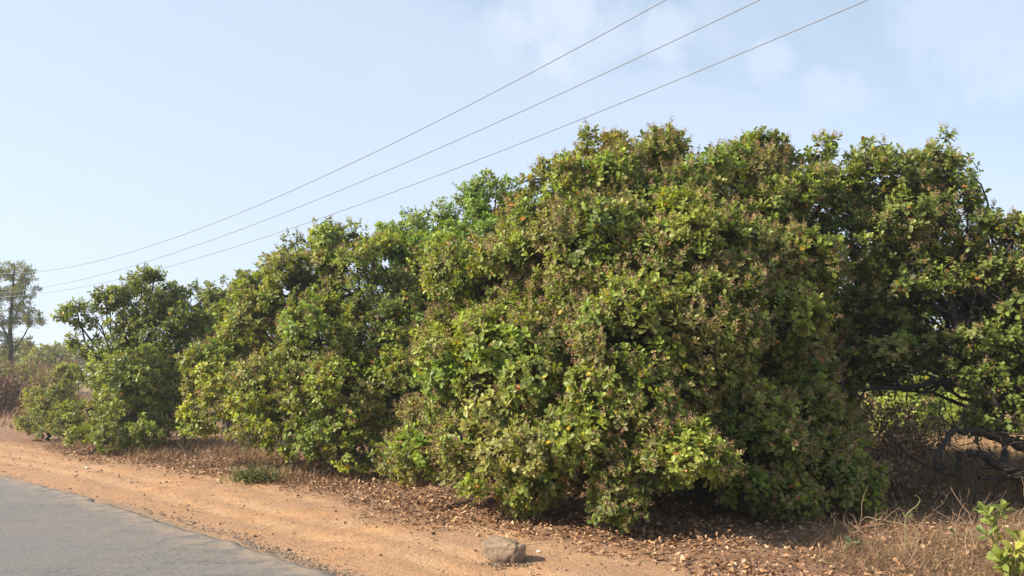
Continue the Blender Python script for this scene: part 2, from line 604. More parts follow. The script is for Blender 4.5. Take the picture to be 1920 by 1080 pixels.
def make_tree(name, label, cat, lobes, base, trunk_r=0.16, leaf=(0.083, 0.048), spacing=0.42, clump=(0.17, 0.38),
              ros_sp=0.115, nleaf=7, mix=(('mid', .45), ('deep', .2), ('fresh', .2), ('olive', .15)), blossom=0.35,
              group=None, tmpl='full', drop=0.12, fill=0.35, limbs=(), mat=None, warm=0.02, zmin=0.1, crev=0.0,
              blossom_label=None, updir=0.45, limb_r=0.045, nolimb=False):
    RS.seed(1000 + int(lobes[0][0] * 7 + lobes[1][1]))
    base = np.array([base[0], base[1], gz(base)])
    root = empty(name, base)
    tag(root, label, cat, group)
    lob = np.array([list(at(a, b, c)) + [r] for (a, b, c, r, *_) in lobes])
    dens = np.array([l[4] if len(l) > 4 else 1.0 for l in lobes])
    leafacc, woodacc, blacc = Acc(), Acc(), Acc()
    cols = np.array([PAL[k] for k, _ in mix]); pr = np.array([p for _, p in mix]); pr = pr / pr.sum()
    # trunk and limbs
    cen = np.average(lob[:, :3], axis=0, weights=lob[:, 3] ** 2)
    fork = base * np.array([.75, .75, 0]) + cen * np.array([.25, .25, 0]) + np.array([0, 0, base[2] + max(.35, cen[2] * .35)])
    if not nolimb:
        tp = path(base - np.array([0, 0, .1]), fork, 7, .05)
        tube(woodacc, tp, np.linspace(trunk_r * 1.35, trunk_r, 7), 9, (1, 1, 1), .25)
        for k in range(len(lob)):
            p1 = lob[k, :3]
            midp = fork * .45 + p1 * .55 + np.array([0, 0, .12])
            pp = np.concatenate([path(fork, midp, 5, .07), path(midp, p1, 5, .07)[1:]])
            r0 = min(limb_r * (0.7 + lob[k, 3]), trunk_r * .8)
            tube(woodacc, pp, np.linspace(r0, r0 * .3, len(pp)), 6, (.8, .8, .8), .2)
    for (pp, ra, rb) in limbs:
        pp = np.asarray(pp, float)
        tt = np.linspace(0, len(pp) - 1, (len(pp) - 1) * 5 + 1)
        q = np.stack([np.interp(tt, np.arange(len(pp)), pp[:, d]) for d in range(3)], -1)
        q[1:-1] = (q[:-2] + q[2:] + 2 * q[1:-1]) / 4
        q[1:-1] += RS.randn(len(q) - 2, 3) * min(.016, ra * .2)
        tube(woodacc, q, np.linspace(ra, rb, len(q)), 8, (.5, .5, .5), .45)
        for _ in range(int(len(q) * .9)):
            a_ = q[RS.randint(2, len(q))]
            tw = [a_]
            d_ = norm(RS.randn(3) + np.array([0, 0, .3]))
            for _k in range(5):
                d_ = norm(d_ + RS.randn(3) * .35); tw.append(tw[-1] + d_ * RS.uniform(.04, .13))
            tube(woodacc, tw, np.linspace(min(.012, rb), .003, 6), 4, (.7, .65, .6))
    CL = []
    for k in range(len(lob)):
        c, r = lob[k, :3], lob[k, 3]
        n = max(5, int(4 * np.pi * r * r / spacing ** 2 * dens[k]))
        d = norm(RS.randn(n * 2, 3))
        keep = []
        for v in d:               # crude poisson on the sphere
            if all(np.dot(v, q) < math.cos(spacing * .72 / max(r, .3)) for q in keep):
                keep.append(v)
            if len(keep) >= n: break
        for v in keep:
            rc = RS.uniform(*clump) * min(1.15, .6 + r * .6)
            p = c + v * np.array([1, 1, .92]) * max(0.05, r - rc * .6 + RS.uniform(-.34, .20) * min(1, r * 1.0))
            if RS.rand() < .06: p = p + v * RS.uniform(.06, .16)
            if r < 1.2 and fbm(p[0] * 1.7 + p[1], p[2] * 1.7 + 40, 2) < crev: continue
            q = np.linalg.norm((lob[:, :3] - p), axis=1) / lob[:, 3]
            q[k] = 9
            if q.min() < .78 or RS.rand() < drop or p[2] < zmin + rc * .5:
                continue
            CL.append((p, v, rc, k))
            if RS.rand() < .75:
                pp = path(c * .6 + p * .4 - v * r * .1, p, 4, .08)
                tube(woodacc, pp, np.linspace(.017, .006, 4), 4, (1.1, 1, .9))
    # small dark inner clumps keep the crown closed
    for k in range(len(lob)):
        c, r = lob[k, :3], lob[k, 3]
        for _ in range(int(fill * 26 * r * r * dens[k])):
            v = norm(RS.randn(3)); p = c + v * r * RS.uniform(.3, .7)
            if p[2] > zmin + .15:
                CL.append((p, v, RS.uniform(*clump), k))
    nb = 0
    for (p, v, rc, k) in CL:
        nr_ = max(5, int(2.4 * np.pi * rc * rc / ros_sp ** 2 * RS.uniform(.75, 1.15)))
        d = norm(RS.randn(nr_ * 3, 3))
        d = d[(d @ v) > -.35][:nr_]
        if len(d) < 2: continue
        pos = p + d * rc * RS.uniform(.5, 1.08, (len(d), 1)) * np.array([1, 1, .85])
        pos = pos[pos[:, 2] > zmin]; d = d[:len(pos)]
        m = len(pos)
        if m == 0: continue
        sh = norm(d * .55 + v * .3 + np.array([0, 0, updir]) + RS.randn(m, 3) * .18)
        base_c = cols[RS.choice(len(cols), p=pr)]
        rc_c = np.array([cols[RS.choice(len(cols), p=pr)] for _ in range(m)])
        rc_c = base_c * .6 + rc_c * .4
        nl = nleaf
        # leaves around every shoot
        ang = (np.arange(nl)[None, :] * 2.4 + RS.rand(m, 1) * 6.28 + RS.randn(m, nl) * .25)
        s0 = norm(np.cross(sh, norm(RS.randn(m, 3)))); t0 = np.cross(sh, s0)
        rad = s0[:, None, :] * np.cos(ang)[:, :, None] + t0[:, None, :] * np.sin(ang)[:, :, None]
        open_ = np.linspace(.45, 1.5, nl)[None, :] + RS.randn(m, nl) * .18
        ax = sh[:, None, :] * np.cos(open_)[:, :, None] + rad * np.sin(open_)[:, :, None]
        up = sh[:, None, :] - rad * .2 + RS.randn(m, nl, 3) * .22
        b0 = pos[:, None, :] - sh[:, None, :] * (np.linspace(0, .055, nl)[None, :, None]) + RS.randn(m, nl, 3) * .004
        lsz = RS.uniform(.76, 1.16)
        L = lsz * leaf[0] * RS.uniform(.72, 1.22, (m, nl)) * np.linspace(.8, 1.08, nl)[None, :]
        W = leaf[1] * RS.uniform(.8, 1.15, (m, nl)) * L / leaf[0]
        col = rc_c[:, None, :] * RS.uniform(.72, 1.25, (m, nl, 1)) * np.linspace(1.35, .78, nl)[None, :, None] * RS.uniform(.8, 1.2)
        rr = RS.rand(m, nl)
        col[rr < warm] = np.array(PAL['yellow']) * .8
        col[rr < warm * .35] = PAL['orange']
        a = leaf_arrays(b0.reshape(-1, 3), ax.reshape(-1, 3), up.reshape(-1, 3), L.ravel(), W.ravel(),
                        RS.uniform(.0, .35, m * nl), col.reshape(-1, 3), tmpl=tmpl)
        leafacc.add(*a)
        st = p + (pos - p) * .1
        prisms(woodacc, st, pos - sh * .03, np.full(m, .0045), np.tile([1.6, 1.5, 1.1], (m, 1)))
        # flower panicles standing on the shoots
        if blossom > 0 and k >= 0:
            pb = blossom * RS.choice([.12, .9, 2.0], p=[.3, .35, .35])
            sel = (RS.rand(m) < pb) & ((d @ v) > .0)
            q = int(sel.sum())
            if q:
                nq = 34
                o = pos[sel] + sh[sel] * .03
                hgt = RS.rand(q, nq) ** .5
                spread = .012 + .036 * hgt
                off = norm(RS.randn(q, nq, 3)) * (RS.rand(q, nq) ** .5 * spread)[:, :, None]
                pt = o[:, None, :] + sh[sel][:, None, :] * (hgt * RS.uniform(.035, .085, (q, 1)))[:, :, None] + off
                bc = np.array([[.36, .23, .13], [.29, .20, .11], [.42, .31, .17], [.25, .20, .08]])[RS.randint(0, 4, q)]
                bc = bc[:, None, :] * RS.uniform(.6, 1.3, (q, nq, 1))
                nn_ = q * nq
                sz = RS.uniform(.009, .019, nn_)
                a = leaf_arrays(pt.reshape(-1, 3), RS.randn(nn_, 3), norm(RS.randn(nn_, 3)), sz, sz * .9,
                                np.zeros(nn_), bc.reshape(-1, 3), tmpl='simple')
                blacc.add(*a)
                prisms(blacc, o - sh[sel] * .02, o + sh[sel] * .1, np.full(q, .003), bc[:, 0, :])
                nb += q
    if woodacc.n:
        woodacc.build('trunk', M_BARK, root)
    leafacc.build('crown', mat or M_LEAF, root)
    if blacc.n:
        b = blacc.build('blossom', M_BLOSSOM, root, smooth=False)
        b['kind'] = 'stuff'
    print(name, 'clumps', len(CL), 'leafverts', leafacc.n, 'panicles', nb)
    return root


GT = 'bushy roadside trees in a row behind the dirt verge'
# ---- the big front tree
L1 = [(1300, 365, 10.6, .80), (1130, 345, 10.4, .68), (1050, 310, 10.4, .28), (1100, 290, 10.5, .3), (1160, 285, 10.6, .3), (1250, 285, 10.6, .34), (1340, 300, 10.6, .32), (1210, 285, 10.6, .32), (1450, 365, 10.6, .75), (1560, 330, 10.7, .48), (1040, 390, 10.2, .55), (1375, 310, 10.6, .38), (1200, 300, 10.6, .42), (1060, 330, 10.3, .38), (1130, 415, 9.95, .6), (1290, 415, 9.9, .65), (1430, 430, 10.0, .6), (1060, 450, 9.8, .5), (1210, 380, 10.2, .5), (1370, 375, 10.3, .5), (1130, 305, 10.5, .36), (1480, 305, 10.6, .36), (1290, 312, 10.7, .32), (1010, 350, 10.2, .3), (1590, 310, 10.7, .3), (1430, 290, 10.8, .36), (1530, 292, 10.8, .34), (1480, 290, 10.8, .3), (1580, 300, 10.8, .3),
      (950, 520, 9.8, .80), (1110, 500, 9.4, .95), (1290, 500, 9.1, .95), (1460, 500, 9.7, .80), (1000, 430, 10, .5),
      (880, 660, 9.6, .70), (1010, 670, 8.9, .90), (1180, 660, 8.4, .92), (1330, 640, 8.7, .75), (1450, 600, 9.0, .45),
      (835, 790, 9.3, .55), (950, 810, 8.7, .75), (1090, 820, 8.1, .78), (1230, 820, 7.9, .62), (1400, 810, 8.7, .72), (1500, 800, 9.0, .6),
      (1180, 890, 7.75, .36), (1290, 865, 7.3, .38), (1225, 880, 7.4, .30), (1480, 925, 8.3, .40), (1570, 905, 8.6, .38), (930, 875, 8.5, .32), (1390, 925, 8.3, .36),
      (785, 845, 9.2, .36), (1060, 900, 8.0, .34), (870, 860, 8.9, .33), (1160, 950, 7.6, .17), (985, 925, 8.3, .2), (930, 850, 8.7, .4), (1000, 880, 8.4, .34), (870, 830, 9.0, .4), (820, 850, 9.2, .33), (1110, 890, 8.0, .36),
      (1500, 690, 9.5, .5), (1560, 830, 9.4, .45),
      (1250, 600, 11.3, 1.9, .45), (1000, 650, 11.2, 1.35, .45), (1450, 640, 11.4, 1.4, .45), (1350, 800, 10.5, 1.2, .5)]
make_tree('broadleaf_tree', 'largest bushy tree behind the rock, glossy green leaves dotted with brown flower clusters', 'tree',
          L1, (2.6, 10.7), trunk_r=.2, group=GT, blossom=.46, crev=.20,
          mix=(('mid', .34), ('deep', .12), ('fresh', .28), ('olive', .16), ('lime', .07), ('bright', .03)), warm=.022,
          limbs=[([at(1500, 760, 9.9), at(1503, 690, 9.8), at(1500, 650, 9.8), at(1480, 600, 9.8)], .07, .04),
                 ([at(1503, 690, 9.8), at(1535, 668, 9.6), at(1560, 690, 9.5), at(1590, 740, 9.4)], .05, .02)])
# ---- middle tree
L2 = [(615, 455, 14, .46), (690, 480, 14, .45), (530, 510, 13.9, .4), (480, 540, 13.9, .45), (600, 500, 13.9, .5), (740, 500, 13.8, .6), (560, 480, 13.9, .42), (670, 460, 14, .38), (555, 550, 13.6, .66), (680, 545, 13.6, .78), (475, 605, 13.6, .62), (600, 640, 13, .85),
      (740, 600, 13.7, .85), (790, 520, 13.8, .6), (420, 690, 13.4, .62), (520, 725, 12.7, .80), (650, 750, 12.2, .85), (745, 740, 12.4, .8),
      (390, 780, 13.2, .50), (480, 800, 12.8, .45), (590, 815, 12.2, .45), (690, 850, 11.6, .42), (755, 850, 11.3, .38), (560, 840, 12.2, .25),
      (820, 640, 13.2, .7), (360, 740, 13.6, .3), (430, 560, 14, .35),
      (600, 680, 14.5, 1.5, .45), (740, 650, 14.2, 1.5, .45)]
make_tree('broadleaf_tree', 'yellow-green bushy tree left of the largest tree, foliage hanging over dry weeds', 'tree',
          L2, (-3.0, 14.5), trunk_r=.17, group=GT, blossom=.32, crev=.17,
          mix=(('mid', .2), ('fresh', .42), ('olive', .2), ('lime', .1), ('bright', .1), ('deep', .05)), ros_sp=.155, warm=.022)
# ---- bright one behind
L3 = [(800, 560, 14.0, .62), (845, 610, 13.6, .62), (840, 480, 14.3, .6), (905, 455, 14.3, .6), (770, 470, 14.4, .5), (750, 425, 15, .36), (735, 450, 14.8, .34), (905, 378, 15, .62), (868, 385, 15, .42), (940, 370, 15, .42), (840, 410, 15, .5), (820, 420, 15, .42), (960, 370, 15, .35), (785, 425, 15, .42), (760, 430, 15, .28), (955, 400, 15, .55), (930, 365, 15, .3), (870, 510, 14.7, .85), (960, 520, 14.7, .85), (790, 500, 15, .6),
      (880, 620, 15, 1.1, .7), (980, 640, 15.2, 1.1, .5)]
make_tree('broadleaf_tree', 'bright green rounded tree top rising between the middle tree and the largest tree', 'tree',
          L3, (-.5, 15.4), group=GT, blossom=.05, mix=(('bright', .65), ('fresh', .25), ('mid', .1)), warm=.004, ros_sp=.16)
# ---- left tree
L4 = [(265, 530, 17, .38), (400, 570, 17.2, .38), (360, 560, 17.2, .3), (240, 540, 17, .3), (200, 575, 17, .28), (140, 640, 17, .2), (225, 560, 17, .32), (145, 585, 16.8, .34), (120, 590, 16.8, .15), (180, 600, 16.9, .2), (315, 555, 17, .34), (345, 590, 17, .42), (385, 590, 17.3, .42),
      (290, 515, 17, .18), (190, 552, 17, .09), (300, 620, 17, .6), (230, 640, 16.8, .45), (190, 700, 16.5, .48), (260, 710, 16, .75), (335, 680, 17.2, .65), (160, 770, 16, .48),
      (240, 790, 15.5, .62), (318, 780, 16.4, .52), (195, 830, 15, .33), (150, 820, 15.5, .33), (280, 820, 15, .36), (400, 650, 17.2, .6), (170, 850, 14.8, .2),
      (280, 740, 17.5, 1.2, .5), (215, 605, 17, .4), (262, 590, 17.2, .45), (300, 570, 17.3, .4), (350, 620, 17.3, .5), (205, 655, 16.9, .4), (170, 655, 16.7, .25), (300, 590, 17.6, .8, .6), (195, 600, 17, .22), (235, 625, 17.2, .35), (380, 560, 17.4, .35), (390, 620, 17.6, .5)]
make_tree('broadleaf_tree', 'dark green tree with one leafy bough reaching out left against the sky', 'tree',
          L4, (-8.6, 17.3), trunk_r=.14, group=GT, blossom=.08,
          mix=(('mid', .6), ('deep', .15), ('fresh', .2), ('olive', .05)), ros_sp=.165, clump=(.18, .32), drop=.02, fill=.5, warm=.006,
          limbs=[([at(270, 838, 15.2), at(300, 829, 15.1), at(330, 833, 15.0)], .03, .015)])
# ---- right tree, thin crown over the gap
L5 = [(1750, 300, 10.6, .26), (1700, 330, 10.5, .40), (1800, 310, 10.6, .18), (1790, 370, 10.4, .36), (1620, 340, 10.7, .45), (1700, 420, 10.3, .55), (1820, 430, 10.2, .38),
      (1600, 460, 10.4, .6), (1690, 520, 10.1, .5), (1790, 500, 10, .42), (1560, 560, 10.3, .45), (1860, 500, 9.9, .38), (1905, 430, 9.9, .28), (1870, 425, 9.9, .14),
      (1650, 620, 10, .42), (1720, 610, 10, .3, .7), (1580, 690, 10.3, .4, .6), (1890, 640, 9.6, .42), (1830, 640, 9.6, .3), (1790, 660, 9.6, .3, .7), (1700, 690, 10, .25, .6),
      (1900, 730, 9.3, .36), (1840, 710, 9.3, .25), (1880, 790, 9.1, .2, .6), (1990, 500, 9.6, .75), (2060, 660, 9.2, .85), (2000, 780, 9, .45), (2040, 430, 10, .6), (1930, 560, 9.8, .35),
      (1980, 620, 11.5, 1.4, .4), (1655, 330, 10.9, .4), (1660, 410, 10.9, .6), (1765, 420, 10.8, .5), (1845, 470, 10.4, .35), (1660, 560, 10.7, .55), (1620, 590, 11, .6), (1750, 500, 10.9, .5), (1700, 640, 10.6, .35), (1850, 760, 9.6, .3), (1650, 690, 10.7, .35), (1545, 640, 10.8, .5), (1560, 480, 10.6, .5), (1590, 420, 10.6, .5), (1560, 380, 10.8, .45), (1640, 470, 10.6, .5), (1900, 690, 9.8, .4), (1820, 690, 10, .3), (1700, 560, 11.2, .6), (1770, 620, 11, .45), (1850, 590, 10.6, .4), (1800, 560, 11.4, .5), (1740, 660, 10.4, .35), (1790, 700, 10.2, .25), (1720, 360, 10.9, .45), (1790, 330, 10.7, .3), (1900, 560, 10.5, .4), (1560, 720, 10.6, .4), (1880, 730, 9.9, .35), (1640, 300, 10.8, .28), (1760, 290, 10.8, .22)]
limbs5 = [([(7.3, 9.6, 0), at(1990, 860, 9.1), at(1920, 838, 9.05), at(1860, 815, 9.0), at(1790, 803, 8.95)], .11, .035),
          ([at(1990, 905, 9.0), at(1920, 888, 8.9), at(1860, 866, 8.9), at(1840, 850, 8.9), at(1800, 847, 8.9), at(1795, 880, 8.8)], .075, .02),
          ([at(1930, 886, 8.9), at(1880, 897, 8.85), at(1835, 895, 8.8)], .045, .02),
          ([at(1790, 803, 8.95), at(1765, 835, 8.8), at(1748, 880, 8.7), at(1780, 890, 8.7), at(1820, 902, 8.7)], .032, .010),
          ([at(1748, 880, 8.7), at(1700, 850, 8.7), at(1665, 815, 8.7), at(1652, 790, 8.7)], .022, .006),
          ([at(1990, 800, 9.4), at(1900, 740, 9.5), at(1850, 718, 9.6), at(1770, 715, 9.7), at(1720, 722, 9.8), at(1620, 733, 9.9)], .085, .02),
          ([at(1770, 716, 9.7), at(1750, 735, 9.6), at(1715, 742, 9.6)], .02, .008),
          ([at(1885, 870, 8.9), at(1880, 790, 9.0), at(1860, 740, 9.1)], .03, .018),
          ([at(1690, 725, 9.8), at(1660, 695, 9.8), at(1640, 650, 9.9), at(1650, 600, 10)], .03, .012),
          ([at(1870, 725, 9.6), at(1800, 640, 9.8), at(1780, 560, 10), at(1740, 480, 10.2), at(1750, 380, 10.4), at(1740, 310, 10.5)], .06, .01),
          ([at(1850, 640, 9.7), at(1820, 600, 9.8), at(1835, 520, 9.9), at(1800, 450, 10.1)], .03, .008),
          ([at(1990, 720, 9.5), at(1900, 600, 9.7), at(1880, 520, 9.8), at(1900, 430, 9.9)], .05, .01)]
make_tree('broadleaf_tree', 'shaded tree at the right edge, sky showing through, bare black boughs low down', 'tree',
          L5, (7.3, 9.6), trunk_r=.2, group=GT, blossom=.2, mix=(('mid', .5), ('deep', .28), ('olive', .12), ('fresh', .1)),
          ros_sp=.15, drop=.02, fill=.45, limbs=limbs5, warm=.02, limb_r=.03, clump=(.18, .34))
# ---- shrubs
make_tree('shrub', 'low dull green shrub at the left end of the row, beside the dirt verge', 'shrub',
          [(85, 785, 18.5, .5), (55, 805, 18.5, .34), (110, 745, 18.8, .42), (128, 700, 19, .32), (100, 815, 18, .34), (70, 750, 19, .35), (125, 790, 17.6, .4)],
          (-11.2, 18.8), trunk_r=.04, leaf=(.07, .035), clump=(.14, .26), spacing=.3, ros_sp=.11, blossom=.0, mix=(('mid', .5), ('olive', .4), ('fresh', .1)),
          tmpl='simple', limb_r=.015, group='shrubs behind and between the row of trees')
make_tree('tree', 'darker tree top showing behind, between the left tree and the middle tree', 'tree',
          [(440, 545, 21, .45), (462, 520, 21, .25), (415, 570, 21, .5), (480, 560, 21, .5), (440, 640, 21, .8), (385, 600, 21.5, .4)], (-7.8, 21.4), leaf=(.11, .07),
          blossom=0, tmpl='simple', mix=(('mid', .6), ('deep', .3), ('fresh', .1)), ros_sp=.17)
for k, (lobs, b, lab, mx) in enumerate([
    ([(1690, 790, 17, .6), (1720, 760, 17.5, .6), (1660, 830, 16.6, .4)], (8.9, 17.4), 'bright green bush in the gap under the right tree, leftmost of the sunlit bushes there', (('fresh', .5), ('lime', .5))),
    ([(1800, 770, 19, .8), (1840, 800, 18, .6), (1780, 740, 19.5, .7)], (11.5, 19.0), 'sunlit bush seen through the black boughs in the centre of the gap', (('lime', .5), ('fresh', .5))),
    ([(1900, 790, 20, .8), (1940, 760, 20, 1.0), (1880, 830, 19, .5), (2010, 760, 20, 1.0)], (13.5, 20.4), 'sunlit bush behind the boughs at the far right edge', (('lime', .6), ('fresh', .4))),
    ([(1620, 760, 21, .9), (1550, 740, 22, 1.0), (1650, 730, 22, .9)], (9.6, 22.2), 'duller green bush far back at the left of the gap', (('mid', .6), ('olive', .4)))]):
    make_tree('bush', lab, 'bush', lobs, b, trunk_r=.04, leaf=(.10, .06), tmpl='simple', blossom=0, mix=mx, ros_sp=.15, limb_r=.015,
              group='sunlit bushes beyond the gap', fill=.2)

# ---- tall thin tree far left
LE = [(30, 500, 45, .35), (8, 498, 45, .4), (40, 520, 45, .3), (68, 545, 45, .25), (15, 570, 45, .4), (70, 590, 44.6, .25), (50, 650, 44.6, .25), (5, 670, 45, .5), (15, 505, 45, .6), (45, 505, 45, .55), (50, 540, 45, .7), (20, 545, 45, .8), (62, 530, 45, .35), (55, 575, 45, .6), (10, 590, 45, .9), (35, 600, 45, .5), (60, 598, 44.6, .5), (76, 605, 44.6, .3),
      (45, 635, 44.6, .3), (0, 640, 45, .8), (-30, 560, 45, 1.0), (-30, 620, 45, .9), (-20, 510, 45, .7), (30, 645, 45, .3)]
make_tree('tall_tree', 'tall slender grey-green tree with open wispy crown at the far left, standing above the scrub', 'tree', LE,
          on_ground(24, 731)[:2], trunk_r=.0, leaf=(.17, .05), tmpl='simple', spacing=.55, clump=(.22, .42), ros_sp=.22, nleaf=6, blossom=0, mat=M_FAR_LEAF,
          mix=(('deep', .3), ('mid', .4), ('olive', .3)), warm=0, drop=.24, fill=.08, updir=-.3, nolimb=True,
          limbs=[([at(22, 735, 45), at(22, 680, 45), at(19, 620, 45), at(22, 560, 45), at(28, 500, 45)], .15, .04),
                 ([at(22, 665, 45), at(45, 630, 44.8), at(60, 600, 44.6)], .05, .02), ([at(20, 610, 45), at(45, 560, 45), at(50, 520, 45)], .05, .02),
                 ([at(20, 640, 45), at(-10, 590, 45), at(-30, 540, 45)], .06, .02)])

# ------------------------------------------------------------------ far scrub
def blob_leaves(acc, lobes, n, leaf, mix, up=0.2, zmin=.0):
    cols = np.array([PAL[k] if isinstance(k, str) else k for k, _ in mix]); pr = np.array([p for _, p in mix])
    lob = np.array(lobes)
    wgt = lob[:, 3] ** 2; wgt = wgt / wgt.sum()
    ii = RS.choice(len(lob), n, p=wgt)
    d = norm(RS.randn(n, 3))
    lump = 1 + .22 * np.sin(d[:, 0] * 9 + ii) * np.sin(d[:, 1] * 8 + ii * 2) * np.sin(d[:, 2] * 9)
    p = lob[ii, :3] + d * (lob[ii, 3] * RS.uniform(.75, 1.05, n) * lump)[:, None]
    ok = p[:, 2] > zmin
    p, d = p[ok], d[ok]; n = len(p)
    ax = norm(RS.randn(n, 3) + d * .5); u = norm(d + RS.randn(n, 3) * .5)
    col = cols[RS.choice(len(cols), n, p=pr / pr.sum())] * RS.uniform(.7, 1.3, (n, 1))
    acc.add(*leaf_arrays(p, ax, u, leaf * RS.uniform(.7, 1.3, n), leaf * .6 * RS.uniform(.7, 1.3, n), np.zeros(n), col, tmpl='simple'))


acc = Acc()
lb = []
for k in range(170):
    xx = -150 + k * 2.4 + RS.uniform(-2, 2)
    yy = 115 + RS.uniform(-14, 14)
    rr = RS.uniform(1.4, 2.6)
    for q in range(3):
        lb.append((xx + RS.uniform(-2, 2), yy + RS.uniform(-2, 2), rr * .7 + q * rr * .5, rr * RS.uniform(.7, 1)))
blob_leaves(acc, lb, 60000, .75, (('deep', .6), ('mid', .4)))
fw = acc.build('far_woodland', M_FAR_LEAF)
tag(fw, 'low dark line of distant woodland on the horizon at the left', 'woodland', kind='stuff')

BROWN = (0.22, 0.13, 0.085)
for k, (lobs, lab) in enumerate([
    ([(10, 745, 29, .5), (-30, 750, 29, .6), (40, 752, 29, .38), (20, 738, 30, .25), (60, 760, 28, .35)], 'brown leafless thicket at the far left in front of the tall slender tree'),
    ([(90, 718, 34, .5), (60, 712, 36, .55), (120, 708, 33, .5), (10, 716, 36, .6), (-40, 715, 36, .7)], 'greenish scrub behind the brown thicket at the far left')]):
    L = [tuple(at(a, b, c)) + (r * 1.3,) for a, b, c, r in lobs]
    bx, by = L[0][0], L[0][1]
    root = empty('thicket', (bx, by, gz((bx, by)))); tag(root, lab, 'thicket')
    acc = Acc()
    blob_leaves(acc, L, 9000, .11, ((BROWN, .6), ((.30, .19, .12), .3), ('olive', .1)) if k == 0 else (('olive', .4), ('mid', .35), (BROWN, .25)))
    acc.build('foliage', M_DRY if k == 0 else M_FAR_LEAF, root)
    acc = Acc()
    n = 900
    ii = RS.randint(0, len(L), n); LL = np.array(L)
    a0 = LL[ii, :3].copy(); a0[:, 2] = .0; a0[:, :2] += RS.randn(n, 2) * .4
    b0 = LL[ii, :3] + norm(RS.randn(n, 3)) * LL[ii, 3:4] * 1.0; b0[:, 2] = np.abs(b0[:, 2]) + .3
    prisms(acc, a0, b0, RS.uniform(.008, .02, n), np.array(BROWN) * RS.uniform(.5, 1.6, (n, 1)))
    acc.build('stem', M_DRY, root)['kind'] = 'stuff'
# a few distant sunlit shrubs in front of the woodland
for k, (px, py, dd, r, lab) in enumerate([(35, 672, 60, 1.4, 'rounded far shrub just right of the slender tree'), (85, 680, 55, 1.2, 'far olive shrub left of the dark green tree'), (115, 672, 70, 1.3, 'pale far shrub peeping out beside the dark green tree')]):
    c = at(px, py, dd)
    acc = Acc()
    blob_leaves(acc, [(c[0], c[1], c[2], r), (c[0] + r, c[1], c[2] - .6, r * .9), (c[0] - r, c[1], c[2] - .7, r * .8), (c[0], c[1], .5, r)], 3500, .3, (('olive', .5), ('mid', .5)))
    o = acc.build('far_shrub', M_FAR_LEAF)
    tag(o, lab, 'shrub', 'far shrubs at the left')

# ------------------------------------------------------------------ wires
W1 = [(1247, 0), (1066, 100), (850, 214), (640, 313), (560, 351), (320, 448), (200, 487), (62, 510), (0, 513)]
W2 = [(1423, 0), (1200, 106), (850, 268), (640, 355), (560, 388), (280, 490), (55, 542), (0, 550)]
W3 = [(1621, 0), (1200, 177), (900, 302), (630, 400), (300, 504), (80, 548), (0, 558)]
accs = []
m_w, nt, p, _ = principled('cable_metal')
p.inputs['Base Color'].default_value = (0.17, 0.18, 0.21, 1); p.inputs['Metallic'].default_value = 0; p.inputs['Roughness'].default_value = .6
for k, (pix, off, lab) in enumerate([(W1, 0.0, 'topmost of the three thin overhead cables crossing the sky'), (W2, .7, 'middle one of the three thin overhead cables'),
                                     (W3, 1.4, 'lowest of the three thin overhead cables, passing just above the tree tops')]):
    # each cable hangs in a vertical plane parallel to the road; its height comes from the photograph's line in that plane
    base = A0 + NN * (3.2 + off)
    S, H = [], []
    for q in pix:
        r = ray(*q)
        # base + U s = r_xy t
        A = np.array([[r[0], -U[0]], [r[1], -U[1]]])
        t, s = np.linalg.solve(A, base)
        if t > 0 and s < 200:
            S.append(s); H.append(EYE + r[2] * t)
    S, H = np.array(S), np.array(H)
    cf = np.polyfit(S, H, 2 if k < 9 else 3)
    print('wire', k, 's', S.round(1), 'h', H.round(2), cf)
    if cf[0] < 0: cf = np.polyfit(S, H, 1); cf = np.array([0, *cf])
    s = np.linspace(min(S) - 25, 95, 160)
    h = np.polyval(cf, s)
    pts = np.stack([base[0] + U[0] * s, base[1] + U[1] * s, h], -1)
    acc = Acc(); tube(acc, pts, .006, 6)
    o = acc.build('overhead_cable', m_w)
    tag(o, lab, 'cable', 'three overhead cables running along the road')

